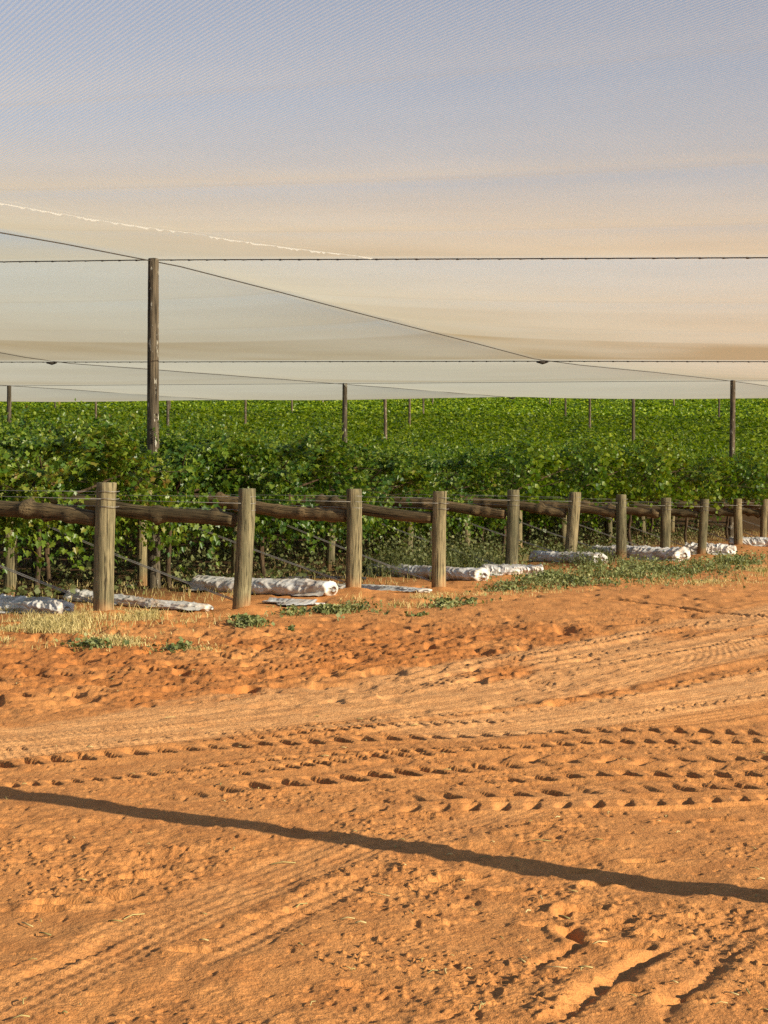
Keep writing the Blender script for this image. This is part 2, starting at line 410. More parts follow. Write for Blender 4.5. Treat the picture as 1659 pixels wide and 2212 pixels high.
RUTS_AND_SHADE = [  # points, half width, depth, berm
    ([(1195, 2230), (1290, 2150), (1380, 2085), (1470, 2033)], 0.030, 0.030, 0.006),
    ([(1425, 2230), (1475, 2165), (1535, 2100), (1575, 2060)], 0.030, 0.030, 0.006),
    ([(1130, 2112), (1190, 2075), (1280, 2034), (1340, 2010)], 0.020, 0.018, 0.005),
    ([(0, 2130), (140, 2075), (300, 2010)], 0.025, 0.012, 0.004),
    ([(1270, 1295), (1340, 1301), (1420, 1309), (1510, 1320), (1690, 1337)], 0.045, 0.14, 0.012),  # groove added to draw a thin shadow line, not a wheel rut
]
PITS = [(960, 1905, .05), (1010, 1895, .06), (1260, 1965, .07), (1215, 1972, .05), (320, 1895, .09), (250, 1935, .08), (200, 1930, .06), (560, 1990, .05), (1330, 1990, .05),
        (1440, 2020, .07), (1180, 2000, .06), (1235, 2018, .08), (1360, 2050, .07), (1500, 1985, .05), (130, 1950, .09), (90, 1965, .06), (1350, 2150, .05), (1480, 2168, .06),
        (1250, 1880, .05), (1300, 1910, .06), (1590, 2015, .05), (760, 2130, .05), (420, 2060, .06), (640, 1975, .05), (1100, 1925, .06), (1390, 1865, .06), (1560, 1770, .08), (1450, 1775, .06), (1250, 1790, .06), (1190, 1785, .05)]

def disturbed(x, y):                                   # churned sand left of the track, by the posts
    return smooth(8.8, 9.8, y) * (1 - smooth(14.5, 17.5, y)) * (1 - smooth(0.10, 0.21, x / np.maximum(y, .1)) * 0.75)

def detail(x, y):
    """fine relief of the sand (m) and how packed it is"""
    h = 0.035 * fbm(x * 0.45, y * 0.45, 3, 3) + 0.012 * fbm(x * 1.6, y * 1.6, 11, 3)
    near = 1 - smooth(14, 24, y)
    pk = np.zeros_like(x)
    D = disturbed(x, y)
    # soft small dimples everywhere, blown smooth in places
    calm = smooth(-0.15, 0.25, fbm(x * 0.9, y * 0.9, 21, 3))
    fg = 1 - smooth(6.2, 7.6, y)
    h = h + near * (0.007 + 0.009 * calm) * fbm(x * 5, y * 6, 31, 3)
    h = h + near * 0.0060 * fbm(x * 19, y * 19, 41, 4, 0.6) * (0.5 + 0.9 * calm)
    grit = np.maximum(0, vnoise(x * 62, y * 62, 43) - 0.22); h = h - near * 0.036 * np.maximum(0, vnoise(x * 31, y * 31, 47) - 0.30) + near * 0.032 * grit * (0.25 + smooth(-0.1, 0.3, fbm(x * 2, y * 2, 44, 3)))
    # clods and crumbs in patches
    cm = smooth(0.14, 0.42, fbm(x * 1.5 + 3, y * 1.5, 51, 5)) * near
    wv = 0.02 * vnoise(x * 30, y * 30, 64)
    cl = np.maximum(0, vnoise((x + wv) * 40, (y - wv) * 40, 61) - 0.10) * 0.034 + np.maximum(0, vnoise(x * 75, y * 75, 62) - 0.12) * 0.030 - np.maximum(0, vnoise(x * 22, y * 22, 63) - 0.2) * 0.05
    h = h + 0.42 * cm * cl
    # hoof and boot pits in the churned zone
    wx = x + 0.12 * vnoise(x * 4, y * 4, 71); wy = y + 0.12 * vnoise(x * 4, y * 4, 72)
    pit = np.maximum(0, vnoise(wx * 7.5, wy * 5.5, 73) - 0.10)
    h = h - D * 0.15 * pit + D * 0.016 * fbm(x * 5, y * 4, 74, 3) + D * 0.02 * fbm(x * 16, y * 16, 75, 2)
    pit2 = np.maximum(0, vnoise(x * 3.4, y * 3.4, 77) - 0.15)
    h = h - fg * 0.022 * pit2
    far = smooth(13, 16, y) * (1 - smooth(28, 40, y))
    h = h + far * (0.030 * fbm(x * 2.2, y * 2.2, 78, 4) - 0.11 * np.maximum(0, vnoise(x * 5, y * 3.6, 79) - 0.18))
    for n, (pts, w, rib, dep) in enumerate(RIBS):
        P = poly(pts); m = (y > P[:, 1].min() - 2) & (y < P[:, 1].max() + 2)
        d, s, L = track_coords(P, x[m], y[m])
        e = 1 - smooth(0.42 * w, 0.55 * w, np.abs(d))
        e = e * smooth(0, 0.5, s) * (1 - smooth(L - 0.5, L, s)) * smooth(-0.38, -0.05, fbm(s * 0.5, d * 1.5, 80 + n, 3))
        wob = d + 0.02 * vnoise(s * 0.8, d * 3, 90 + n)
        prof = 0.5 + 0.5 * np.cos(2 * np.pi * wob / rib)
        prof = 0.65 * prof + 0.35 * (0.5 + 0.5 * np.cos(2 * np.pi * wob / (rib * 3.7) + n))
        fine = 0.0025 * np.cos(2 * np.pi * (s / 0.045 + np.abs(d) * 6)) * smooth(0.0, 0.2, fbm(s * 0.7, d * 2, 95 + n, 2))
        berm = np.exp(-((np.abs(d) - 0.58 * w) / 0.05) ** 2) * dep * 0.6
        hh = h[m]
        fl = 0.55 if w > 0.5 else 0.4; hh = hh * (1 - fl * e) + e * (-dep * 0.7 + dep * prof * (1.0 + 0.8 * vnoise(s * 1.2, d * 14, 97 + n)) + fine) + berm * smooth(0, 0.5, s)
        h[m] = hh; pk[m] = np.maximum(pk[m], e * (0.9 if w > 0.7 else 0.2))
    for n, (pts, w, pitch, dep, slant) in enumerate(LUGS):
        P = poly(pts); m = (y > P[:, 1].min() - 1.5) & (y < P[:, 1].max() + 1.5)
        d, s, L = track_coords(P, x[m], y[m])
        e = 1 - smooth(0.44 * w, 0.54 * w, np.abs(d))
        e = e * smooth(0, 0.8, s) * (1 - smooth(L - 0.8, L, s)) * (0.5 + 0.5 * smooth(-0.25, 0.10, fbm(s * 0.45, d * 0.8, 100 + n, 3)))
        ph = s / pitch + d / w * slant * 0.6 + 0.20 * vnoise(s * 2.1, d * 2, 110 + n) + 0.08 * vnoise(s * 9, d * 9, 115 + n)
        fr = ph - np.floor(ph)
        amp = hash2(np.floor(ph), np.full(ph.shape, n), 125)
        fr = np.clip(fr + 0.10 * vnoise(d * 30, s * 12, 126), 0, 1)
        lug = smooth(0.28, 0.60, fr) * (1 - smooth(0.80, 0.87, fr)) * (0.50 + 0.65 * amp)    # slumped on one side, steep on the other
        across = (0.5 + 0.5 * np.cos(np.clip(d / w, -.5, .5) * 2 * np.pi)) ** 0.8
        hh = h[m]
        hh = hh * (1 - 0.5 * e) + e * (-dep * lug * across * (0.7 + 1.3 * (vnoise(s * 2.3, d * 7, 120 + n) + .5)) + 0.012)
        hh = hh + 0.010 * np.exp(-((np.abs(d) - 0.56 * w) / 0.04) ** 2) * smooth(0, 0.8, s) * (1 - smooth(L - .8, L, s)) * (0.4 + vnoise(s * 2.6, d, 130 + n))
        h[m] = hh
    for n, (pts, w, dep, berm) in enumerate(RUTS_AND_SHADE):
        P = poly(pts, 40); m = (y > P[:, 1].min() - .6) & (y < P[:, 1].max() + .6)
        d, s, L = track_coords(P, x[m], y[m])
        d = d + 0.03 * fbm(s * 4, d * 3, 140 + n, 3)
        e = smooth(0, 0.15, s) * (1 - smooth(L - 0.25, L, s)) * (0.7 + 0.8 * vnoise(s * 3, s * 0, 150 + n))
        h[m] = h[m] + e * (-dep * np.exp(-(d / w) ** 2) + berm * np.exp(-((np.abs(d) - 2.1 * w) / w) ** 2))
    for (px, py, r) in PITS:
        cx, cy = gp(px, py); m = (np.abs(x - cx) < 4 * r) & (np.abs(y - cy) < 4 * r)
        dx = x[m] - cx; dy = y[m] - cy
        ang = (px * 7 % 10) / 3.0; u = dx * math.cos(ang) + dy * math.sin(ang); v = -dx * math.sin(ang) + dy * math.cos(ang)
        rr = np.sqrt((u / r) ** 2 + (v / (0.5 * r)) ** 2) + 0.5 * vnoise(dx * 30, dy * 30, 160)
        h[m] = h[m] - 0.32 * r * (1 - smooth(0.5, 1.0, rr)) + 0.10 * r * np.exp(-((rr - 1.35) / 0.35) ** 2)
    return h, pk

def ground_height(x, y):
    """coarse height for placing things"""
    x = np.atleast_1d(np.asarray(x, float)); y = np.atleast_1d(np.asarray(y, float))
    return terrain(x, y) + (0.035 * fbm(x * 0.45, y * 0.45, 3, 3) + 0.012 * fbm(x * 1.6, y * 1.6, 11, 3)) * (1 - smooth(40, 55, y))
def gz(x, y): return float(ground_height(x, y)[0])

def build_ground():
    ys = [-4000, -1500, -600, -250, -120, -60, -30, -15, -8, -4, -1, 1, 2.2]
    q = np.arange(CAMZ * 1540 / 2.95, CAMZ * 1540 / 48.0, -0.62)
    ys = np.r_[ys, CAMZ * 1540 / q, np.arange(50, 120, 1.5), np.arange(122, 260, 6), 300, 380, 500, 800, 1500, 3000, 5500]
    s = np.linspace(-1, 1, 860)
    out = np.array([1.15, 1.5, 2.2, 4, 8, 20, 60, 250])
    s = np.r_[-out[::-1], s, out]
    W = 0.27 * np.maximum(ys, 3.0) + 0.9
    Y = np.repeat(ys[:, None], len(s), 1); X = s[None, :] * W[:, None]
    x = X.ravel(); y = Y.ravel()
    z = terrain(x, y); pk = np.zeros_like(x)
    m = (y > 2) & (y < 52) & (np.abs(x) < 0.27 * y + 1.6)
    hd, pkd = detail(x[m], y[m])
    fade = 1 - smooth(42, 51, y[m])
    z[m] += hd * fade; pk[m] = pkd
    # litter under the vines
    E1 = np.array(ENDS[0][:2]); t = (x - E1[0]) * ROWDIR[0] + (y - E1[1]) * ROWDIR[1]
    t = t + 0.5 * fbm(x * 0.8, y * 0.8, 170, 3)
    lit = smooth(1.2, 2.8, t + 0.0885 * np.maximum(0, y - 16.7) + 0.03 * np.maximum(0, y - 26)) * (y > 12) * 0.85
    for (ex, ey, ez) in ENDS:                          # little heaps of red sand at the posts
        k = (np.abs(x - ex) < 1.2) & (np.abs(y - ey) < 1.2)
        r = np.hypot(x[k] - ex - .05, y[k] - ey + .05) + 0.12 * fbm(x[k] * 4, y[k] * 4, 180, 3)
        z[k] += 0.075 * np.exp(-(r / 0.30) ** 2)
    V = np.stack([x, y, z], 1)
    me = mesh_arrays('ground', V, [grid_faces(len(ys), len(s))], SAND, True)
    a = me.attributes.new('pack', 'FLOAT', 'POINT'); a.data.foreach_set('value', pk.astype(np.float32))
    chv = disturbed(x, y) * smooth(-0.3, 0.2, fbm(x * 0.8, y * 0.8, 190, 3)) * (y < 40)
    a = me.attributes.new('churn', 'FLOAT', 'POINT'); a.data.foreach_set('value', chv.astype(np.float32))
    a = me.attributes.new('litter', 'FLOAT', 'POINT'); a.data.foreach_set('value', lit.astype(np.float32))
    return tag(link('ground', me), kind='structure')
build_ground()

# ------------------------------------------------------------------ shade net, its cables and poles
def cable_z(p, q, t, sag):                             # straight pull with a little sag
    return p + (q - p) * t - sag * 4 * t * (1 - t)

def net_point(i, j):
    """plan coordinates in the lattice -> x, y, z of the cloth"""
    i0 = np.floor(i).astype(int); j0 = np.floor(j).astype(int); u = i - i0; v = j - j0
    hs = np.vectorize(hnode)
    a = hs(i0, j0); b = hs(i0 + 1, j0); c = hs(i0, j0 + 1); d = hs(i0 + 1, j0 + 1)
    z = (a * (1 - u) + b * u) * (1 - v) + (c * (1 - u) + d * u) * v
    x = P0[0] + A[0] * i + B[0] * j; y = P0[1] + A[1] * i + B[1] * j
    bell_u = 1 - np.abs(2 * u - 1) ** 2.0; bell_v = 1 - np.abs(2 * v - 1) ** 2.0
    D = np.where(j < 0, 0.16, np.where(j < 1, 0.32, np.where(j < 2, 0.16, np.where(j < 3, 0.24, 0.1))))
    D = np.where((j >= 0) & (j < 1), 0.21, D)
    z = z - D * bell_u ** 0.75 * bell_v ** 0.9
    # seams every ~3.3 m across the run of the cloth pull small ridges
    seam = np.abs((v * 4) - np.round(v * 4)) / 4 * 13.3
    z = z + 0.022 * np.exp(-seam / 0.5) * bell_v
    z = z + 0.005 * fbm(x * 0.22, y * 0.4, 200, 3) * np.minimum(1, 4 * bell_v) + 0.003 * fbm(x * 1.1, y * 2.0, 210, 2)
    return x, y, z

def build_net():
    ii = np.concatenate([np.linspace(-1.06, -1, 3)[:-1]] + [np.linspace(k, k + 1, 45)[:-1] for k in range(-1, 7)] + [[7 - 1e-6]])
    jj = np.concatenate([np.linspace(-1.3, -1, 12)[:-1]] + [np.linspace(k, k + 1, 49)[:-1] for k in range(-1, 8)] + [[8 - 1e-6]])
    J, I = np.meshgrid(jj, ii, indexing='ij')
    x, y, z = net_point(I.ravel(), J.ravel())
    me = mesh_arrays('shade_net', np.stack([x, y, z + 0.015], 1), [grid_faces(len(jj), len(ii))], NET, True)
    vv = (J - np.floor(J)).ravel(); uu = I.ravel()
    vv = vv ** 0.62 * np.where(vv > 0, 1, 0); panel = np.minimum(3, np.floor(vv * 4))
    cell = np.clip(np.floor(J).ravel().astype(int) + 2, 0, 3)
    D0 = np.array([[0, .03, .12, .2], [0, .04, .14, .22], [.03, .10, .32, .9], [.12, .2, .3, .55]])  # fold shading per cell and panel, painted into the cloth colour
    dust_fold_shade = D0[cell, panel.astype(int)] + 0.15 * (vv * 4 - panel) * np.array([0.2, 0.6, 0.9, 0.9])[panel.astype(int)]
    dust_fold_shade = dust_fold_shade * (1.0 + 0.7 * fbm(x * 0.25, y * 0.35, 220, 4)) * np.where(uu < 0, 1.0, 0.72)
    a = me.attributes.new('dense', 'FLOAT', 'POINT'); a.data.foreach_set('value', (np.where(uu >= 0, 0.85, 0.6) * (J.ravel() >= 0)).astype(np.float32))   # these widths are a closer weave
    a = me.attributes.new('dust_fold_shade', 'FLOAT', 'POINT'); a.data.foreach_set('value', np.clip(dust_fold_shade, 0, 1).astype(np.float32))
    uvl = me.uv_layers.new(name='UVMap')
    vi = np.empty(len(me.loops), dtype=np.int32); me.loops.foreach_get('vertex_index', vi)
    uv = np.stack([I.ravel()[vi] * 12.77, J.ravel()[vi] * 13.32], 1).astype(np.float32)
    uvl.data.foreach_set('uv', uv.ravel())
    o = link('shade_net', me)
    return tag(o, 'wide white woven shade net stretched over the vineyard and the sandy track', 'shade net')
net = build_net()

def strip_on_net(pts, w, lift, seed, ragged=0.5):
    """frayed strip lying under the cloth; pts are lattice coordinates"""
    pts = np.array(pts); d = pts[1:] - pts[:-1]
    V = []; Fq = []
    rng = np.random.default_rng(seed)
    n = 160
    t = np.linspace(0, 1, n); k = len(pts) - 1
    I = np.interp(t * k, np.arange(k + 1), pts[:, 0]); J = np.interp(t * k, np.arange(k + 1), pts[:, 1])
    x, y, z = net_point(I, J)
    dx = np.gradient(x); dy = np.gradient(y); L = np.hypot(dx, dy); nx = -dy / L; ny = dx / L
    for k2 in range(n):
        a = w * (0.25 + rng.random() ** 2 * ragged); b = w * (0.25 + rng.random() ** 2 * ragged)
        dz = lift + 0.03 * rng.random()
        V.append((x[k2] - nx[k2] * a, y[k2] - ny[k2] * a, z[k2] - dz)); V.append((x[k2], y[k2], z[k2] - 0.01)); V.append((x[k2] + nx[k2] * b, y[k2] + ny[k2] * b, z[k2] - 0.4 * dz))
    return mesh_arrays('strip', np.array(V), [grid_faces(n, 3)], FRAY)
def ij_of(x, y):
    M = np.linalg.inv(np.stack([A, B], 1)); return M @ (np.array([x, y]) - P0)
s0 = ij_of(-4.7, 14.8); s1 = ij_of(-0.15, 20.35)
o = link('seam', strip_on_net([s0, (s0 + s1) / 2 + np.array([0.006, 0]), s1], 0.013, 0.010, 1), net)
o['label'] = 'frayed white stitched seam slanting across the net'

def cable_along(p, q, n=14, lower=0.012):
    pts = []
    for t in np.linspace(0, 1, n):
        i = p[0] + (q[0] - p[0]) * t; j = p[1] + (q[1] - p[1]) * t
        i = min(max(i, -1.05), 6.99); j = min(max(j, -1.99), 7.99)
        x, y, z = net_point(np.array([i]), np.array([j])); pts.append((x[0], y[0], z[0] - lower))
    return pts
def stitched_cable(pts, r, seed, step=0.28):
    rng = np.random.default_rng(seed)
    P = []; R = []
    for a, b in zip(pts[:-1], pts[1:]):
        a = np.array(a); b = np.array(b); L = np.linalg.norm(b - a); n = max(1, int(L / step))
        for k in range(n):
            for f, rr, dz in ((0, r, 0), (0.62, r, 0), (0.70, r * (1.2 + 0.6 * rng.random()), -r * 0.4), (0.80, r * 1.1, -r * 0.2)):
                P.append(tuple(a + (b - a) * (k + f) / n + np.array([0, 0, dz]))); R.append(rr)
    return tube(P, R, 5)

def add_cable(p, q, r, label, group, stitched=True, seed=0):
    pts = cable_along(p, q, 24)
    v, f = stitched_cable(pts, r, seed) if stitched else tube(pts, r, 6)
    o = link('support_cable', mesh_arrays('support_cable', v, f, CABLE, True)); tag(o, label, 'cable', group); return o
GC = 'cables carrying the shade net'
add_cable((1.6, 0), (-1.0, 0), 0.0085, 'nearest stitched cable under the net, running level through the top of the nearest tall pole', GC, True, 1)
add_cable((3, 1), (-1.0, 1), 0.010, 'second stitched cable under the net, level, crossed by the slanting cables at dark clamps', GC, True, 2)
add_cable((4, 2), (-1.0, 2), 0.007, 'third cable under the net, level across the tops of the smaller poles', GC, False, 3)
add_cable((0, -1.25), (0, 3), 0.0085, 'slanting cable passing over the nearest tall pole and down to the right', GC, False)
add_cable((1, 0.2), (1, 3), 0.009, 'slanting cable meeting the second level cable at the left', GC, False)
add_cable((2, 1), (2, 3), 0.009, 'slanting cable farthest back at the left of the net', GC, False)
def clamp(i, j, label):
    x, y, z = net_point(np.array([float(i)]), np.array([float(j)]))
    r = 0.035
    V, Fs = tube([(x[0] - 0.13, y[0], z[0] - 0.03), (x[0] - 0.05, y[0], z[0] - 0.03), (x[0], y[0], z[0] - 0.04), (x[0] + 0.06, y[0], z[0] - 0.03), (x[0] + 0.13, y[0], z[0] - 0.025)], [0.015, r, r * 1.25, r, 0.015], 7)
    tag(link('cable_clamp', mesh_arrays('cable_clamp', V, Fs, CABLE, True)), label, 'clamp', 'clamps where net cables cross')
clamp(0, 1, 'dark clamp where the long slanting cable meets the second level cable, right of centre')
clamp(1, 1, 'dark clamp at the left end of the second level cable')
clamp(1, 3, 'small dark clamp at the low far edge of the net above the vines')

def round_post(h, r0, r1, seed, lean=(0, 0), nseg=22, depth=0.25, knots=0):
    """a log standing on its end; slight bends, flats and a chamfered top"""
    rng = np.random.default_rng(seed)
    zs = np.r_[np.linspace(-depth, h - 0.012, 26), h, h]
    V = []; ph = rng.random(3) * 6.28
    for k, z in enumerate(zs):
        t = np.clip(z / h, 0, 1); r = r0 + (r1 - r0) * t
        if k == len(zs) - 2: r *= 0.93
        if k == len(zs) - 1: r = 0.001
        bx = 0.02 * r0 / 0.11 * math.sin(2.2 * t + ph[0]) ; by = 0.02 * r0 / 0.11 * math.sin(1.7 * t + ph[1])
        for a in range(nseg):
            th = 2 * math.pi * a / nseg
            rr = r * (1 + 0.030 * math.sin(2 * th + ph[0]) + 0.018 * math.sin(3 * th + ph[1] + 2 * t) + 0.012 * rng.standard_normal() * (k < len(zs) - 1))
            V.append((bx + rr * math.cos(th) + lean[0] * z, by + rr * math.sin(th) + lean[1] * z, z))
    return np.array(V), [grid_faces(len(zs), nseg, True)]

pole_labels = {
    (0, 0): 'nearest tall grey net pole with flaking white paint, left of centre above the vines',
    (0, 2): 'tall net pole standing in the vines at the right, reaching the third level cable',
    (1, 2): 'tall net pole in the middle of the view, reaching the third level cable',
    (2, 2): 'tall net pole at the far left edge, reaching the third level cable'}
WHERE = {4: 'brown net pole in the third rank', 6: 'thin net pole in the fourth rank',
         8: 'very thin net pole in the fifth rank', 10: 'tiny net pole in the farthest rank'}
SIDE = {(4, 1): 'right of centre', (4, 2): 'just right of the middle pole', (4, 3): 'just right of the nearest tall pole', (4, 0): 'outermost to the right', (4, 4): 'outermost to the left',
        (6, 1): 'at the right edge', (6, 2): 'between the two right hand poles', (6, 3): 'second right of the middle', (6, 4): 'between nearest and middle poles', (6, 5): 'left of the nearest tall pole', (6, 6): 'outermost to the left'}
proto_mesh = {}
for j in (0, 2, 4, 6, 8, 10):
    for i in range(-1, 9):
        x, y = lat(i, j)
        if (i, j) == (1, 2): x += 0.33
        if abs(x) > 0.2494 * y + 0.8: continue
        g = gz(x, y); top = hnode(i, j) if j < 8 else g + 4.72
        h = top - g
        v, f = round_post(h, 0.098 if j < 4 else 0.088, 0.078, 300 + i + 20 * j, (random.uniform(-.008, .006), random.uniform(-.01, .01)), 14 if j else 22)
        o = link('net_pole', mesh_arrays('net_pole', v, f, POLE, True), loc=(x, y, g))
        lab = pole_labels.get((i, j))
        if lab is None:
            px = CX + x / y * F
            side = SIDE.get((j, i)) or ('at %s' % ('the far left' if px < 330 else 'left of the middle' if px < 740 else 'just right of the middle' if px < 1000 else 'the right of the middle' if px < 1330 else 'the far right'))
            lab = WHERE[j] + ', ' + side
        tag(o, lab, 'pole', 'poles holding up the shade net')
# the pole that stands right of the view and throws the broad shadow over the track
sx, sy = 3.22, 3.70
v, f = round_post(4.6, 0.088, 0.082, 77)
tag(link('net_pole', mesh_arrays('net_pole', v, f, POLE, True), loc=(sx, sy, 0)), 'thick pole beside the track whose long shadow crosses the sand', 'pole', 'poles holding up the shade net')

# ------------------------------------------------------------------ row ends: thick end post, brace rail, inner post, wires
ORD = ['first', 'second', 'third', 'fourth', 'fifth', 'sixth', 'seventh', 'eighth', 'ninth', 'tenth', 'eleventh', 'twelfth', 'thirteenth']
LOOK = ['thickest and nearest end post, greyish tan with wire bands, leftmost of the line', 'thick tan end post, second from the left, white roll beside its foot',
        'dark brown topped end post, third from the left', 'straight round end post, fourth from the left, its foot in a red mound',
        'reddish brown end post, fifth from the left', 'leaning greenish end post, sixth from the left, green weeds at its foot',
        'end post half in shade, seventh from the left, among weeds', 'leaning end post, eighth from the left, beside a crumpled white roll',
        'ninth end post from the left, behind green weeds', 'tenth end post from the left, slim and far', 'eleventh end post from the left, at the right edge',
        'twelfth end post, just beyond the right edge', 'thirteenth end post, beyond the right edge']
UD = Vector((ROWDIR[0], ROWDIR[1], 0)).normalized()
def ring(r, z, w=0.006):
    n = 20; V = []
    pts = [(r * math.cos(2 * math.pi * a / n), r * math.sin(2 * math.pi * a / n), z + 0.004 * math.sin(a)) for a in range(n + 1)]
    return tube(pts, w, 5, False)
INNER_T = 3.4
for k, (xb, xt, yt, yb, Z) in enumerate(ENDP):
    ex, ey, ez = ENDS[k]
    g = gz(ex, ey)
    top = CAMZ - (yt - HY) / F * Z
    h = top - g
    lean = ((xt - xb) / F * Z / h, random.uniform(-0.015, 0.005))
    wpx = [45, 38, 33, 30, 27, 27, 22, 22, 20, 18, 15, 15, 15][k]
    r = wpx / F * Z / 2
    v, f = round_post(h, r * 1.02, r * 0.97, 500 + k, lean)
    po = link('end_post', mesh_arrays('end_post', v, f, POST, True), loc=(ex, ey, g))
    tag(po, LOOK[k], 'post', 'thick end posts of the vine rows')
    for n, dz in enumerate((0.10, 0.18, 0.265)):
        zc = h - dz
        V, Fs = ring(r * 1.005 + 0.004, zc, 0.0035)
        V[:, 0] += lean[0] * zc + 0.02 * math.sin(2.2); V[:, 1] += lean[1] * zc
        link('wire_band', mesh_arrays('wire_band', V, Fs, WIRE, True), po)
        a = Vector((lean[0] * zc, lean[1] * zc, zc)); side = Vector((-UD.y, UD.x, 0)) * (r + 0.004) * (1 if n % 2 else -1)
        pts = [a + side + UD * t + Vector((0, 0, 0.012 * t + 0.04 * n * min(1, t / 4))) for t in np.linspace(0, 12, 13)]
        V, Fs = tube(pts, 0.0032, 5)
        link('wire', mesh_arrays('wire', V, Fs, WIRE, True), po)
    # brace rail, knobbly log from the end post back over the inner post
    rz0 = top - 0.40; ix, iy = ex + UD.x * INNER_T, ey + UD.y * INNER_T
    ih = 1.40 + random.uniform(-.04, .05); ig = gz(ix, iy)
    p = Vector((ex, ey, rz0)) + UD * (r * 0.90); q = Vector((ex, ey, 0)) + UD * (INNER_T + 0.18); q.z = ig + ih - 0.02
    rng = np.random.default_rng(700 + k)
    n = 60; L = (q - p).length
    P = []; R = []
    knots = np.sort(rng.random(9)) * L
    for s in np.linspace(0, L, n):
        c = p + (q - p) * (s / L) + Vector((0, 0, 0.02 * math.sin(3 * s + k)))
        kb = sum(math.exp(-((s - kn) / 0.05) ** 2) for kn in knots)
        P.append(c); R.append((0.086 + 0.010 * s / L) * (1 + 0.14 * min(kb, 1.3)) * (1 + 0.01 * rng.standard_normal()))
    v, f = tube(P, R, 16)
    # knots sit on one side only
    ang = rng.random(9) * 6.28
    for kn, an in zip(knots, ang):
        c = p + (q - p) * (kn / L); d = v - np.array(c); dist = np.abs(d @ np.array((q - p).normalized()))
        dirv = np.array(Vector((0, 0, 1)) * math.sin(an) + Vector((UD.y, -UD.x, 0)) * math.cos(an))
        wgt = np.exp(-(dist / 0.05) ** 2) * np.clip((d @ dirv) / 0.1, 0, 1) ** 3
        v = v + wgt[:, None] * dirv * 0.045
    qr = (q - p).to_track_quat('Z', 'Y'); M3 = np.array(qr.to_matrix())
    me = mesh_arrays('brace_rail', (v - np.array(p)) @ M3, f, RAIL, True)
    ro = link('brace_rail', me, loc=p); ro.rotation_euler = qr.to_euler()
    tag(ro, 'knobbly brown brace log running left from the %s end post' % ORD[k], 'brace rail', 'brace logs behind the end posts')
    v, f = round_post(ih, 0.088, 0.080, 800 + k, (random.uniform(-.02, .02), random.uniform(-.02, .02)), 16)
    tag(link('inner_post', mesh_arrays('inner_post', v, f, POST, True), loc=(ix, iy, ig)), 'slimmer pale post holding the far end of the brace log of the %s end post' % ORD[k], 'post', 'inner posts under the brace logs')
    a = Vector((ix, iy, ig + ih - 0.22)); b = Vector((ex, ey, g + 0.13)) + UD * (r + .0)
    pts = [a + (b - a) * t - Vector((0, 0, 0.03 * math.sin(math.pi * t))) for t in np.linspace(0, 1, 8)]
    v, f = tube(pts, 0.0065, 6)
    v2, f2 = tube([p2 + Vector((0.012, 0.0, 0.012)) for p2 in pts], 0.0055, 6)
    v, f = merge([(v, f), (v2, f2)])
    tag(link('brace_wire', mesh_arrays('brace_wire', v, f, WIRE, True)), 'twisted slanting wire running down to the foot of the %s end post' % ORD[k], 'wire', 'slanting brace wires of the end posts')

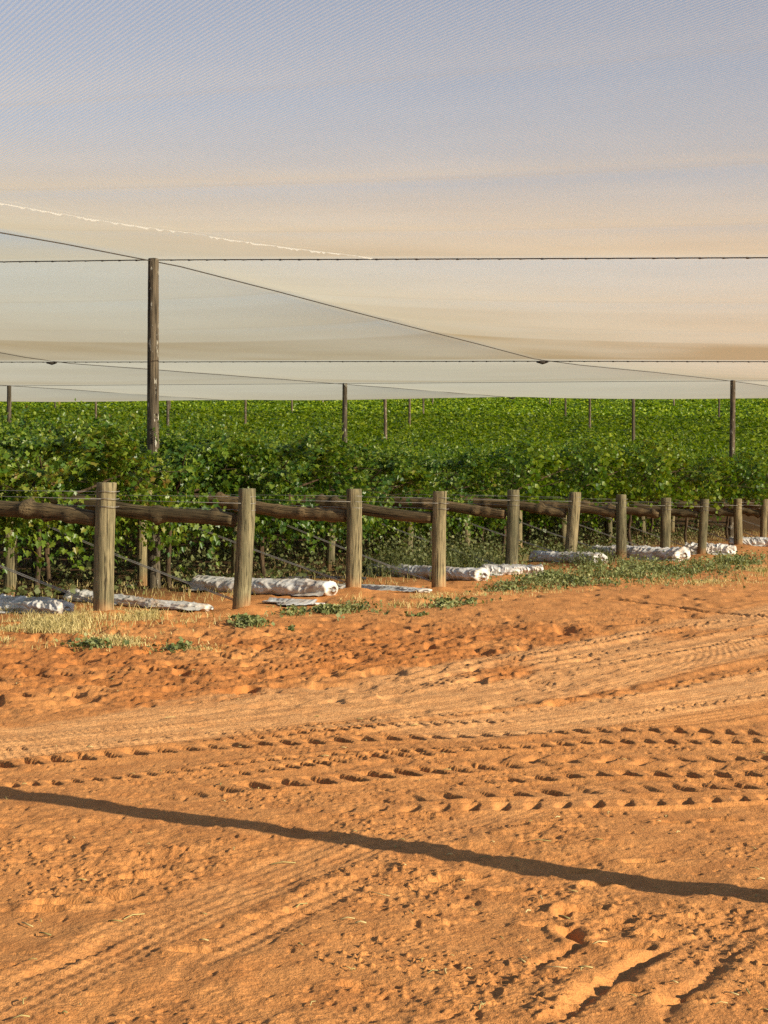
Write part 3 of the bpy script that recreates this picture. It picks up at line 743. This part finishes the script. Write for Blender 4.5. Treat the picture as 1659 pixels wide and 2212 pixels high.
# ------------------------------------------------------------------ white rolled covers on the ground
def cover_roll(p0, p1, r0, r1, seed, label, flat=1.0, core=True, crumple=1.0, cat='cover roll'):
    x0, y0 = gp(*p0); x1, y1 = gp(*p1)
    a = Vector((x0, y0, gz(x0, y0))); b = Vector((x1, y1, gz(x1, y1)))
    ax = (b - a); L = ax.length; ax.normalize(); sd = Vector((-ax.y, ax.x, 0)).normalized()
    ns, nt = 150, 64
    s = np.linspace(0, L, ns)[:, None]; th = np.linspace(0, 2 * np.pi, nt, endpoint=False)[None, :]
    S = np.repeat(s, nt, 1); T = np.repeat(th, ns, 0)
    r = 1.02 * (r0 + (r1 - r0) * S / L); flat_ = 0.76 * flat
    cx = np.cos(T) * 1.7; cy = np.sin(T) * 1.7
    big = fbm(S * 2.6 + seed * 3.1, cx + cy * 0.6, seed, 3)
    # sharp folds wound round the roll
    fold = np.abs(fbm(S * 9 + 0.9 * np.sin(T + seed) + cx * 1.3, cy * 0.8 + seed, seed + 5, 3))
    fold2 = np.abs(fbm(S * 4 + cx * 1.0, cy * 1.6 - seed, seed + 9, 3))
    tw = 0.10 * np.sin(T * 1.0 + seed) + 0.07 * np.sin(2 * T + 3 * seed) + 0.25 * fbm(cx * 0.6 + 9, cy * 0.6 + S * 1.5, seed + 13, 2)
    f1 = 1 - np.abs(2 * vnoise((S + tw * 0.5) * 13, cx * 0.35 + seed, seed + 5)); f2 = 1 - np.abs(2 * vnoise((S + tw * 0.9) * 24, cy * 0.5, seed + 7))
    f3 = 1 - np.abs(2 * fbm(S * 3.0 + 2 * tw, cx * 0.8 + cy * 0.8, seed + 9, 2))
    rr = r * (1 + crumple * (0.26 * big + 0.17 * (f1 ** 3 - .3) * np.clip(0.6 + 1.6 * fold, 0, 1.2) + 0.09 * (f2 ** 3 - .3) + 0.10 * (f3 ** 4 - .3) - 0.02))
    e = np.minimum(S, L - S)
    rr = rr * (0.90 + 0.10 * np.clip(e / 0.04, 0, 1))
    rr[0] *= .35; rr[1] *= .86; rr[-1] *= .35; rr[-2] *= .86      # ends tucked in
    S[0] -= 0.012; S[-1] += 0.012
    oy = np.cos(T) * rr * (1.25 + 0.35 * (1 - flat)); oz = np.sin(T) * rr * flat_
    zc = r * flat_ * 0.80
    z = np.maximum(zc + oz, 0.002 + 0.012 * np.abs(big))
    wig = 0.05 * np.sin(S * 2.1 + seed) * crumple
    oy = oy + wig
    V = np.array(a)[None, None, :] + S[..., None] * np.array(ax) + oy[..., None] * np.array(sd)
    V[..., 2] += z - 0.005
    V = V.reshape(-1, 3) - np.array(a)
    caps = [np.array([list(range(nt))]), np.array([[(ns - 1) * nt + t for t in range(nt)][::-1]])]
    me = mesh_arrays('cover_roll', V, [grid_faces(ns, nt, True)] + caps, SHEET, True)
    o = tag(link('cover_roll', me, loc=a), label, cat, 'white cover rolls lying by the row ends')
    # loose flap of sheet spread on the sand beside the roll
    n = 70; q = np.linspace(0.03, L - 0.03, n); side = -1 if sd.y > 0 else 1
    wd = (0.05 + 0.30 * np.clip(fbm(q * 1.7 + seed, q * 0, seed + 21, 3) + 0.22, 0, 1)) * crumple
    rows = []
    for k3, u in enumerate((0.0, 0.35, 0.7, 1.0)):
        off = side * (r[:, 0].mean() * 0.75 + wd * u)
        P3 = np.array(ax)[None] * q[:, None] + np.array(sd)[None] * off[:, None]
        P3[:, 2] = 0.012 + 0.05 * (1 - u) ** 2 + 0.022 * np.abs(fbm(q * 9, q * 0 + 3 * u, seed + 23, 2)) + ground_height(P3[:, 0] + a.x, P3[:, 1] + a.y) - a.z
        rows.append(P3)
    link('loose_flap', mesh_arrays('loose_flap', np.concatenate(rows), [grid_faces(4, n)], SHEET, True), o)
    if core:
        v, f = tube([Vector((0, 0, zc0)) - ax * 0.22 for zc0 in (r0 * .7,)] + [Vector((0, 0, r0 * .75)) + ax * 0.06], 0.028, 8)
        link('core_pipe', mesh_arrays('core_pipe', v, f, BLACK, True), o)
    return o
cover_roll((-70, 1322), (152, 1333), 0.165, 0.115, 1, 'loosely rolled white plastic cover at the far left, before the nearest end post', 0.95, False, 1.35)
cover_roll((147, 1300), (455, 1311), 0.125, 0.075, 2, 'long thin white cover roll passing behind the nearest end post', 0.9, True, 1.15)
cover_roll((422, 1279), (716, 1291), 0.140, 0.140, 3, 'fat neat white cover roll behind the second end post', 1.08, True, 0.75)
cover_roll((585, 1297), (697, 1303), 0.09, 0.06, 4, 'flat scrap of white plastic sheet lying before the fat neat roll', 0.30, False, 1.2, 'plastic sheet')
cover_roll((640, 1264), (742, 1271), 0.10, 0.08, 5, 'crumpled white sheet end just left of the third end post', 0.55, False, 1.4, 'plastic sheet')
cover_roll((748, 1266), (924, 1279), 0.075, 0.085, 6, 'flattened white cover roll between the third and fourth end posts', 0.6, False, 1.0)
cover_roll((800, 1246), (1046, 1257), 0.140, 0.150, 7, 'wrinkled white cover roll behind the fourth end post', 1.0, True, 0.85)
cover_roll((1040, 1246), (1172, 1246), 0.156, 0.156, 8, 'white cover roll crossing behind the fifth end post', 0.9, False, 0.9)
cover_roll((1155, 1224), (1300, 1230), 0.169, 0.169, 9, 'white cover roll behind the sixth end post among weeds', 0.9, False, 0.9)
cover_roll((1282, 1212), (1476, 1219), 0.195, 0.215, 10, 'crumpled dirty white cover roll behind the seventh and eighth end posts', 1.0, False, 1.25)
cover_roll((1480, 1199), (1590, 1200), 0.208, 0.169, 11, 'ragged white cover roll behind the ninth end post', 0.95, False, 1.5)
cover_roll((1575, 1191), (1690, 1192), 0.195, 0.182, 12, 'white cover roll at the right edge behind the tenth and eleventh end posts', 0.9, False, 0.8)

def hose(pts, r, label):
    P = []
    for (px, py) in pts:
        x, y = gp(px, py); P.append(Vector((x, y, gz(x, y) + r * 0.9)))
    v, f = tube(P, r, 8)
    tag(link('irrigation_hose', mesh_arrays('irrigation_hose', v, f, BLACK, True)), label, 'hose', 'black irrigation hoses on the ground')
hose([(270, 1272), (330, 1267), (400, 1266), (470, 1270), (560, 1268)], 0.022, 'black hose on the ground beyond the nearest end post')
hose([(560, 1258), (640, 1256), (720, 1254), (790, 1256)], 0.022, 'black hose on the ground left of the third end post')
hose([(640, 1247), (720, 1243), (800, 1243)], 0.020, 'black hose at the left end of the wrinkled roll behind the fourth end post')

# ------------------------------------------------------------------ grapevines
HALF = np.array([(0, 0), (0.20, -0.16), (0.46, -0.02), (0.33, 0.22), (0.56, 0.50), (0.26, 0.56), (0, 1.0)])
def leaf_frames(nrm, tip):
    nrm = nrm / np.linalg.norm(nrm, axis=1, keepdims=True)
    tip = tip - (tip * nrm).sum(1, keepdims=True) * nrm
    tip = tip / np.maximum(np.linalg.norm(tip, axis=1, keepdims=True), 1e-6)
    return np.cross(tip, nrm), tip, nrm
def lobed(pos, nrm, tip, size, fold):
    sx, ty, nz = leaf_frames(nrm, tip); n = len(pos)
    pts = [HALF] ; left = HALF.copy(); left[:, 0] *= -1
    loc = np.concatenate([HALF, left[1:-1]])           # 12 points
    X = loc[:, 0][None, :]; Y = loc[:, 1][None, :] - 0.3
    Zc = fold[:, None] * np.abs(X) - 0.25 * (Y ** 2)
    V = pos[:, None, :] + size[:, None, None] * (X[..., None] * sx[:, None, :] + Y[..., None] * ty[:, None, :] + Zc[..., None] * nz[:, None, :])
    r = np.arange(7); l = np.array([6, 11, 10, 9, 8, 7, 0])
    base = (np.arange(n) * 12)[:, None]
    return V.reshape(-1, 3), [base + r[None, :], base + l[None, :]]
def folded(pos, nrm, tip, size, fold):
    sx, ty, nz = leaf_frames(nrm, tip); n = len(pos)
    loc = np.array([(0, -0.4), (0.48, 0.08), (0, 0.62), (-0.48, 0.08)])
    X = loc[:, 0][None, :]; Y = loc[:, 1][None, :]
    Zc = fold[:, None] * np.abs(X)
    V = pos[:, None, :] + size[:, None, None] * (X[..., None] * sx[:, None, :] + Y[..., None] * ty[:, None, :] + Zc[..., None] * nz[:, None, :])
    base = (np.arange(n) * 4)[:, None]
    return V.reshape(-1, 3), [base + np.array([[0, 1, 2]]), base + np.array([[0, 2, 3]])]

def canopy(rng, n, length, size, seed, hang=0.22, top_only=False, end=0.0):
    """leaf centres, normals, tips in the vine's own frame: x along the row, y across, z up"""
    nh = int(n * hang); nt = int(n * 0.05); ns = n - nh - nt
    lim = 1.35 if top_only else 1.95
    th = rng.uniform(-lim, lim, ns); x = rng.uniform(-length / 2, length / 2, ns)
    f = 1 - np.abs(rng.normal(0, 0.13, ns))
    lump = 0.97 + 0.42 * fbm(x * 1.1 + seed * 7.7, th * 1.4, seed, 3)
    if not top_only:                                   # leaves sit in bunches with dark gaps between
        gap = fbm(x * 2.4 + seed * 3.3, th * 3.4, seed + 50, 3) > -0.03
        far_in = rng.random(ns) < 0.24
        f = np.where(gap, f, np.where(far_in, f * 0.80, f)); keep = gap | far_in
        th, x, f, lump = th[keep], x[keep], f[keep], lump[keep]; ns = len(x)
    y = 1.40 * np.sin(th) * f * lump; z = 1.42 + 0.90 * np.cos(th) * f * lump
    nr = np.stack([rng.normal(0, .55, ns), np.sin(th) + rng.normal(0, .55, ns), 0.35 + np.cos(th) * 0.8 + rng.normal(0, .55, ns)], 1)
    tp = np.stack([rng.normal(0, .6, ns), np.sin(th) * 0.8 + rng.normal(0, .5, ns), -0.6 + rng.normal(0, .4, ns)], 1)
    P = [np.stack([x, y, z], 1)]; Nn = [nr]; T = [tp]
    # shoots hanging down on the sides (and from the row's end)
    k = max(1, nh // 11); m = 11
    sx = rng.uniform(-length / 2, length / 2, k); sy = rng.choice([-1, 1], k) * rng.uniform(0.6, 1.42, k); L = rng.uniform(0.15, 0.65, k) + 0.55 * end * rng.random(k)
    if top_only: L *= 0.3
    u = (np.arange(m) + 0.5) / m
    hx = (sx[:, None] + rng.normal(0, .07, (k, m)) - end * 0.25 * u).ravel(); hy = (sy[:, None] * (1 + 0.08 * u) + rng.normal(0, .07, (k, m))).ravel()
    hz = (1.55 - L[:, None] * u[None, :] - 0.2 * rng.random((k, 1)) + rng.normal(0, .04, (k, m))).ravel(); c = len(hx)
    P.append(np.stack([hx, hy, hz], 1)); Nn.append(np.stack([rng.normal(-0.5 * end, .6, c), np.sign(hy) * .7 + rng.normal(0, .6, c), 0.3 + rng.normal(0, .4, c)], 1))
    T.append(np.stack([rng.normal(0, .4, c), rng.normal(0, .4, c), -1 + rng.normal(0, .3, c)], 1))
    # young shoots standing up out of the top
    k = max(1, nt // 7); m = 7
    sx = rng.uniform(-length / 2, length / 2, k); sy = rng.uniform(-1.25, 1.25, k); L = rng.uniform(0.10, 0.42, k)
    u = (np.arange(m) + 0.5) / m; dx = rng.normal(0, .35, k); dy = rng.normal(0, .45, k)
    hx = (sx[:, None] + (L * dx)[:, None] * u).ravel(); hy = (sy[:, None] + (L * dy)[:, None] * u).ravel()
    base = 1.42 + 0.86 * np.sqrt(np.maximum(0, 1 - (sy / 1.42) ** 2))
    hz = (base[:, None] + L[:, None] * u).ravel(); c = len(hx)
    P.append(np.stack([hx, hy, hz], 1)); Nn.append(rng.normal(0, 1, (c, 3)) + np.array([0, 0, .6])); T.append(rng.normal(0, 1, (c, 3)))
    P = np.concatenate(P); Nn = np.concatenate(Nn); T = np.concatenate(T)
    s = size * rng.uniform(0.6, 1.25, len(P)); s[-len(hx):] *= 0.6
    return P, Nn, T, s, rng.uniform(-0.1, 0.55, len(P))

def foliage_mesh(seed, n, size, fine, mat, end=0.0, length=2.3, hang=0.22):
    rng = np.random.default_rng(seed)
    P, Nn, T, s, fo = canopy(rng, n, length, size, seed, hang, False, end)
    v, f = (lobed if fine else folded)(P, Nn, T, s, fo)
    return mesh_arrays('foliage', v, f, mat)

def trunk_mesh(seed):
    rng = np.random.default_rng(seed); parts = []
    P = [(0.03 * math.sin(k * 1.3 + seed), 0.03 * math.cos(k * 1.7 + seed), z) for k, z in enumerate(np.linspace(-0.1, 1.35, 9))]
    parts.append(tube(P, [0.042 * (1 - 0.35 * k / 8) * (1 + 0.1 * rng.standard_normal()) for k in range(9)], 8))
    for sx in (-1, 1):
        for sy in (-1, 1):
            Q = [(P[-1][0], P[-1][1], 1.28)] + [(sx * (0.2 + 0.22 * t), sy * (0.2 + 0.30 * t) + 0.05 * rng.standard_normal(), 1.32 + 0.22 * t ** .7) for t in range(1, 5)]
            parts.append(tube(Q, [0.026, 0.020, 0.015, 0.011, 0.008], 6))
    for k in range(14):                                # thin brown canes
        x = rng.uniform(-1, 1); y = rng.uniform(-1.2, 1.2); z0 = 1.45 + rng.random() * .3
        Q = [(x, y, z0)] + [(x + 0.12 * t * rng.normal(0, 1), y * (1 + .12 * t) + 0.06 * t * rng.normal(0, 1), z0 + 0.20 * t - 0.045 * t * t) for t in range(1, 6)]
        parts.append(tube(Q, 0.0045, 4))
    v, f = merge(parts); return mesh_arrays('trunk', v, f, BARK, True)

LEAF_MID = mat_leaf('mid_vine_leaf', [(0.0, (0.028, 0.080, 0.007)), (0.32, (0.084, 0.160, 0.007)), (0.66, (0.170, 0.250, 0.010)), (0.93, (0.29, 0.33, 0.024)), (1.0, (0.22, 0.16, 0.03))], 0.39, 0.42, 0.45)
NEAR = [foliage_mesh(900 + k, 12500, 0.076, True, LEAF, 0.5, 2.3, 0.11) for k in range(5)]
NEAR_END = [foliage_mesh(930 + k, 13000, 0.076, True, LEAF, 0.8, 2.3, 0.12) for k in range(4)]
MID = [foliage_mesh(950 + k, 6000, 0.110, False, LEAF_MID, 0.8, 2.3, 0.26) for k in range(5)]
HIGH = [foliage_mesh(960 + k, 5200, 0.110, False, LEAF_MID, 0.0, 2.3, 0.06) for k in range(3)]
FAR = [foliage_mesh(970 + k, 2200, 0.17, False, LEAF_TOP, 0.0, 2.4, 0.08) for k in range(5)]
TRUNK = [trunk_mesh(990 + k) for k in range(4)]
ROT = math.atan2(ROWDIR[1], ROWDIR[0])
SPACING = 2.15
count = 0; last_row = 0
for j in range(1, 60):
    E = row_end(j)
    t = 2.95 if j < 7 else max(1.0, 2.95 - 0.4 * (j - 6)); spots = []
    while t < 140:
        x = E[0] + ROWDIR[0] * t; y = E[1] + ROWDIR[1] * t
        if x < -0.2494 * y - 1.6: break
        if x < 0.2494 * y + 1.6: spots.append((len(spots) == 0 and not spots and j < 14 and t < 3, x, y))
        t += SPACING
    if count + len(spots) > 296: last_row = j - 1; break
    for n, (first, x, y) in enumerate(spots):
        rv = random.random()
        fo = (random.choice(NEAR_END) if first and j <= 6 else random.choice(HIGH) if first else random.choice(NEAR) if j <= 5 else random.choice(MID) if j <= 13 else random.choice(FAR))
        flip = 0.0 if first else random.choice((0.0, math.pi))
        g = gz(x, y) + random.uniform(-.05, .05) + (0.10 if first and j > 6 else 0)
        sc = (1 + random.uniform(-.04, .05), 1 + random.uniform(-.05, .05), (1.05 if j == 3 and n < 2 else 0.97 if j == 2 else 0.95 if j <= 3 else 0.95 if j <= 7 else 1.0) + random.uniform(-.045, .045))
        if j <= 11:
            r = empty('grapevine', (x, y, g)); r.rotation_euler.z = ROT + flip; r.scale = sc
            link('foliage', fo, r); link('trunk', random.choice(TRUNK), r)
        else:
            r = link('grapevine', fo, loc=(x, y, g)); r.rotation_euler.z = ROT + flip; r.scale = sc
        grp = 'grapevines of the row behind the %s end post' % ORD[j - 1] if j <= 13 else 'grapevines deep in the vineyard, row %d' % j
        if j <= 13:
            lab = ('leafy grapevine at the open end of the row braced by the %s end post' if first else 'green grapevine inside the vine row that runs left from the %s end post') % ORD[j - 1]
        else:
            lab = 'bright green grapevine in the middle distance of the vineyard, beyond all the end posts'; grp = 'grapevines in the middle distance of the vineyard'
        tag(r, lab, 'grapevine', grp); count += 1

def far_vines():
    rng = np.random.default_rng(5)
    Ps = []; Ns = []; Ts = []; Ss = []
    for j in range(last_row + 1, 66):
        E = row_end(j)
        # part of the row inside the view
        t = np.arange(0, 150, 0.5); x = E[0] + ROWDIR[0] * t; y = E[1] + ROWDIR[1] * t
        ok = np.abs(x) < 0.2494 * y + 3
        if not ok.any(): continue
        t0, t1 = t[ok].min(), t[ok].max(); L = t1 - t0
        dist = E[1] + 0.39 * (t0 + t1) / 2; size = 0.20 + 0.0012 * (dist - 60)
        n = int(L * 260 * (0.2 / size) ** 1.6)
        P, Nn, T, s, fo = canopy(rng, n, L, size, j, 0.05, True)
        tc = (t0 + t1) / 2
        c, sn = ROWDIR; R = np.array([[c, sn, 0], [-sn, c, 0], [0, 0, 1]])
        P = P @ R; Nn = Nn @ R; T = T @ R
        P[:, 0] += E[0] + c * tc; P[:, 1] += E[1] + sn * tc; P[:, 2] += terrain(P[:, 0], P[:, 1])
        Ps.append(P); Ns.append(Nn); Ts.append(T); Ss.append(s)
    P = np.concatenate(Ps); s = np.concatenate(Ss)
    v, f = folded(P, np.concatenate(Ns), np.concatenate(Ts), s, rng.uniform(-.1, .5, len(P)))
    o = link('vineyard_canopy', mesh_arrays('vineyard_canopy', v, f, LEAF_TOP))
    tag(o, 'far bright green carpet of vine leaves rising to the low edge of the net', 'vine canopy', kind='stuff')
far_vines()

# ------------------------------------------------------------------ grass, weeds and straw on the ground
def blades(rng, x, y, h, w, lean, mat, name):
    n = len(x); z = ground_height(x, y) - 0.01
    a = rng.uniform(0, 6.28, n); dx = np.cos(a) * w / 2; dy = np.sin(a) * w / 2
    la = rng.uniform(0, 6.28, n); lx = np.cos(la) * lean * h; ly = np.sin(la) * lean * h
    v0 = np.stack([x - dx, y - dy, z], 1); v1 = np.stack([x + dx, y + dy, z], 1)
    m0 = np.stack([x + dx * .7 + lx * .35, y + dy * .7 + ly * .35, z + h * .6], 1); m1 = np.stack([x - dx * .7 + lx * .35, y - dy * .7 + ly * .35, z + h * .6], 1)
    tp = np.stack([x + lx, y + ly, z + h * (1 - 0.3 * lean)], 1)
    V = np.stack([v0, v1, m0, m1, tp], 1).reshape(-1, 3); b = (np.arange(n) * 5)[:, None]
    return V, [b + np.array([[0, 1, 2, 3]]), b + np.array([[3, 2, 4]])]
def in_ellipse(rng, cx, cy, rx, ry, n, clump=0.0):
    r = np.abs(rng.normal(0, 0.62, n)); a = rng.random(n) * 6.28
    px = cx + rx * r * np.cos(a); py = cy + ry * r * np.sin(a)
    Z = CAMZ * F / (py - HY); x = (px - CX) / F * Z
    if clump: 
        k = smooth(-0.12, 0.12, fbm(x * 2.6, Z * 1.6, int(cx) % 97, 4)) > rng.random(n) * clump
        x = x[k]; Z = Z[k]
    return x, Z
rng = np.random.default_rng(11)
GV = []
for (cx, cy, rx, ry, n, h0, h1) in [(100, 1360, 170, 28, 8000, 0.04, 0.13), (330, 1338, 150, 13, 3000, 0.06, 0.17), (130, 1345, 130, 16, 3500, 0.05, 0.2), (870, 1302, 95, 11, 2600, 0.06, 0.17), (250, 1385, 120, 14, 2400, .03, .09),
                                    (430, 1402, 60, 8, 350, .03, .08), (960, 1290, 60, 8, 500, .04, .10), (1060, 1290, 120, 10, 500, .03, .10), (1500, 1262, 180, 9, 2200, .03, .12), (1200, 1272, 120, 10, 1200, .03, .1), (1640, 1240, 60, 16, 1500, .03, .14)]:
    x, y = in_ellipse(rng, cx, cy, rx, ry, n, 0.9)
    GV.append(blades(rng, x, y, rng.uniform(h0, h1, len(x)) * 0.7, rng.uniform(.005, .010, len(x)), rng.uniform(0.2, 1.4, len(x)), STRAW, ''))
# dead grass between the rows
n = 12000; t = 0.9 + 5.0 * rng.random(n) ** 1.3; jj = rng.uniform(0.4, 13.0, n)
ex = np.interp(jj, np.arange(1, 14), [e[0] for e in ENDS]); ey = np.interp(jj, np.arange(1, 14), [e[1] for e in ENDS])
x = ex + ROWDIR[0] * t; y = ey + ROWDIR[1] * t
GV.append(blades(rng, x, y, rng.uniform(.03, .16, n), rng.uniform(.007, .013, n), rng.uniform(.2, 1.1, n), STRAW, ''))
v, f = merge(GV)
tag(link('dry_grass', mesh_arrays('dry_grass', v, f, STRAW)), kind='stuff')

WV = []
for (cx, cy, rx, ry, n, hh) in [(710, 1318, 105, 12, 1500, .07), (540, 1351, 36, 8, 420, .07), (905, 1334, 26, 6, 160, .04), (400, 1404, 45, 8, 260, .05), (210, 1394, 60, 9, 500, .05), (1010, 1306, 60, 7, 320, .05), (640, 1360, 22, 5, 100, .04),
                                (1330, 1240, 130, 20, 4200, .15), (1480, 1236, 130, 20, 3200, .12), (1170, 1256, 80, 13, 1700, .11), (1235, 1262, 150, 10, 1500, .08), (1590, 1222, 90, 16, 2000, .13), (1100, 1270, 60, 9, 700, .07),
                                (1270, 1222, 60, 16, 2000, .26), (1020, 1240, 30, 8, 200, .10), (960, 1312, 40, 6, 260, .05)]:
    x, y = in_ellipse(rng, cx, cy, rx, ry, n, 0.95)
    m = hh * (0.5 + 0.9 * np.clip(fbm(x * 3, y * 3, 33, 2) + .5, 0, 1.2)); z = ground_height(x, y) + rng.random(len(x)) * m
    P = np.stack([x, y, z], 1); k = len(x)
    WV.append(folded(P, rng.normal(0, .6, (k, 3)) + np.array([0, -.1, .8]), rng.normal(0, 1, (k, 3)), rng.uniform(.025, .065, k), rng.uniform(-.2, .6, k)))
    b = rng.random(k) < 0.8
    WV.append(blades(rng, x[b], y[b], m[b] * 1.1, rng.uniform(.008, .016, b.sum()), rng.uniform(.2, 1.2, b.sum()), WEED, ''))
# weeds growing tall beside the fourth post and inside the rows
for (px, py, Z, n) in [(880, 1200, 26.2, 2600), (960, 1195, 26.8, 2600), (1030, 1190, 28.0, 2000)]:
    c = at(px, py, Z); P = np.stack([c.x + rng.normal(0, .38, n), c.y + rng.normal(0, .3, n), np.abs(rng.normal(0, .26, n)) + 0.02], 1)
    WV.append(blades(rng, P[:, 0], P[:, 1], P[:, 2] * 0.8 + .05, np.full(n, .009), rng.uniform(.1, .6, n), WEED, ''))
    WV.append(folded(P, rng.normal(0, 1, (n, 3)), rng.normal(0, 1, (n, 3)), rng.uniform(.03, .07, n), rng.uniform(0, .5, n)))
n = 22000; t = rng.uniform(2.2, 8.5, n); jj = rng.uniform(0.4, 13.0, n)      # low green growth in the shade under the rows
x = np.interp(jj, np.arange(1, 14), [e[0] for e in ENDS]) + ROWDIR[0] * t; y = np.interp(jj, np.arange(1, 14), [e[1] for e in ENDS]) + ROWDIR[1] * t
k = fbm(x * 1.3, y * 1.3, 39, 3) > -0.05; x = x[k]; y = y[k]; t = t[k]; n = len(x)
WV.append(folded(np.stack([x, y, ground_height(x, y) + rng.random(n) * np.where(t > 3.2, .45, .2)], 1), rng.normal(0, .7, (n, 3)) + np.array([0, -.1, .6]), rng.normal(0, 1, (n, 3)), rng.uniform(.04, .10, n), rng.uniform(-.2, .6, n)))
v, f = merge(WV)
tag(link('green_weeds', mesh_arrays('green_weeds', v, f, WEED)), kind='stuff')

# bits of straw and small clods lying on the track
SV = []
for _ in range(130):
    px = rng.uniform(0, 1659); py = rng.uniform(1420, 2205); x, y = gp(px, py)
    L = rng.uniform(.01, .05) * (1 if rng.random() < .9 else 1.8); a = rng.uniform(0, 3.14); d = Vector((math.cos(a), math.sin(a), 0)) * L / 2
    z = gz(x, y) + detail(np.array([x]), np.array([y]))[0][0] - (0.035 * fbm(np.array([x * .45]), np.array([y * .45]), 3, 3)[0] + 0.012 * fbm(np.array([x * 1.6]), np.array([y * 1.6]), 11, 3)[0])
    c = Vector((x, y, z + 0.006))
    SV.append(tube([c - d, c + Vector((0, 0, .004)) + Vector((-d.y, d.x, 0)) * .2, c + d], rng.uniform(.0012, .0026), 4))
v, f = merge(SV)
tag(link('straw_litter', mesh_arrays('straw_litter', v, f, STRAW)), kind='stuff')
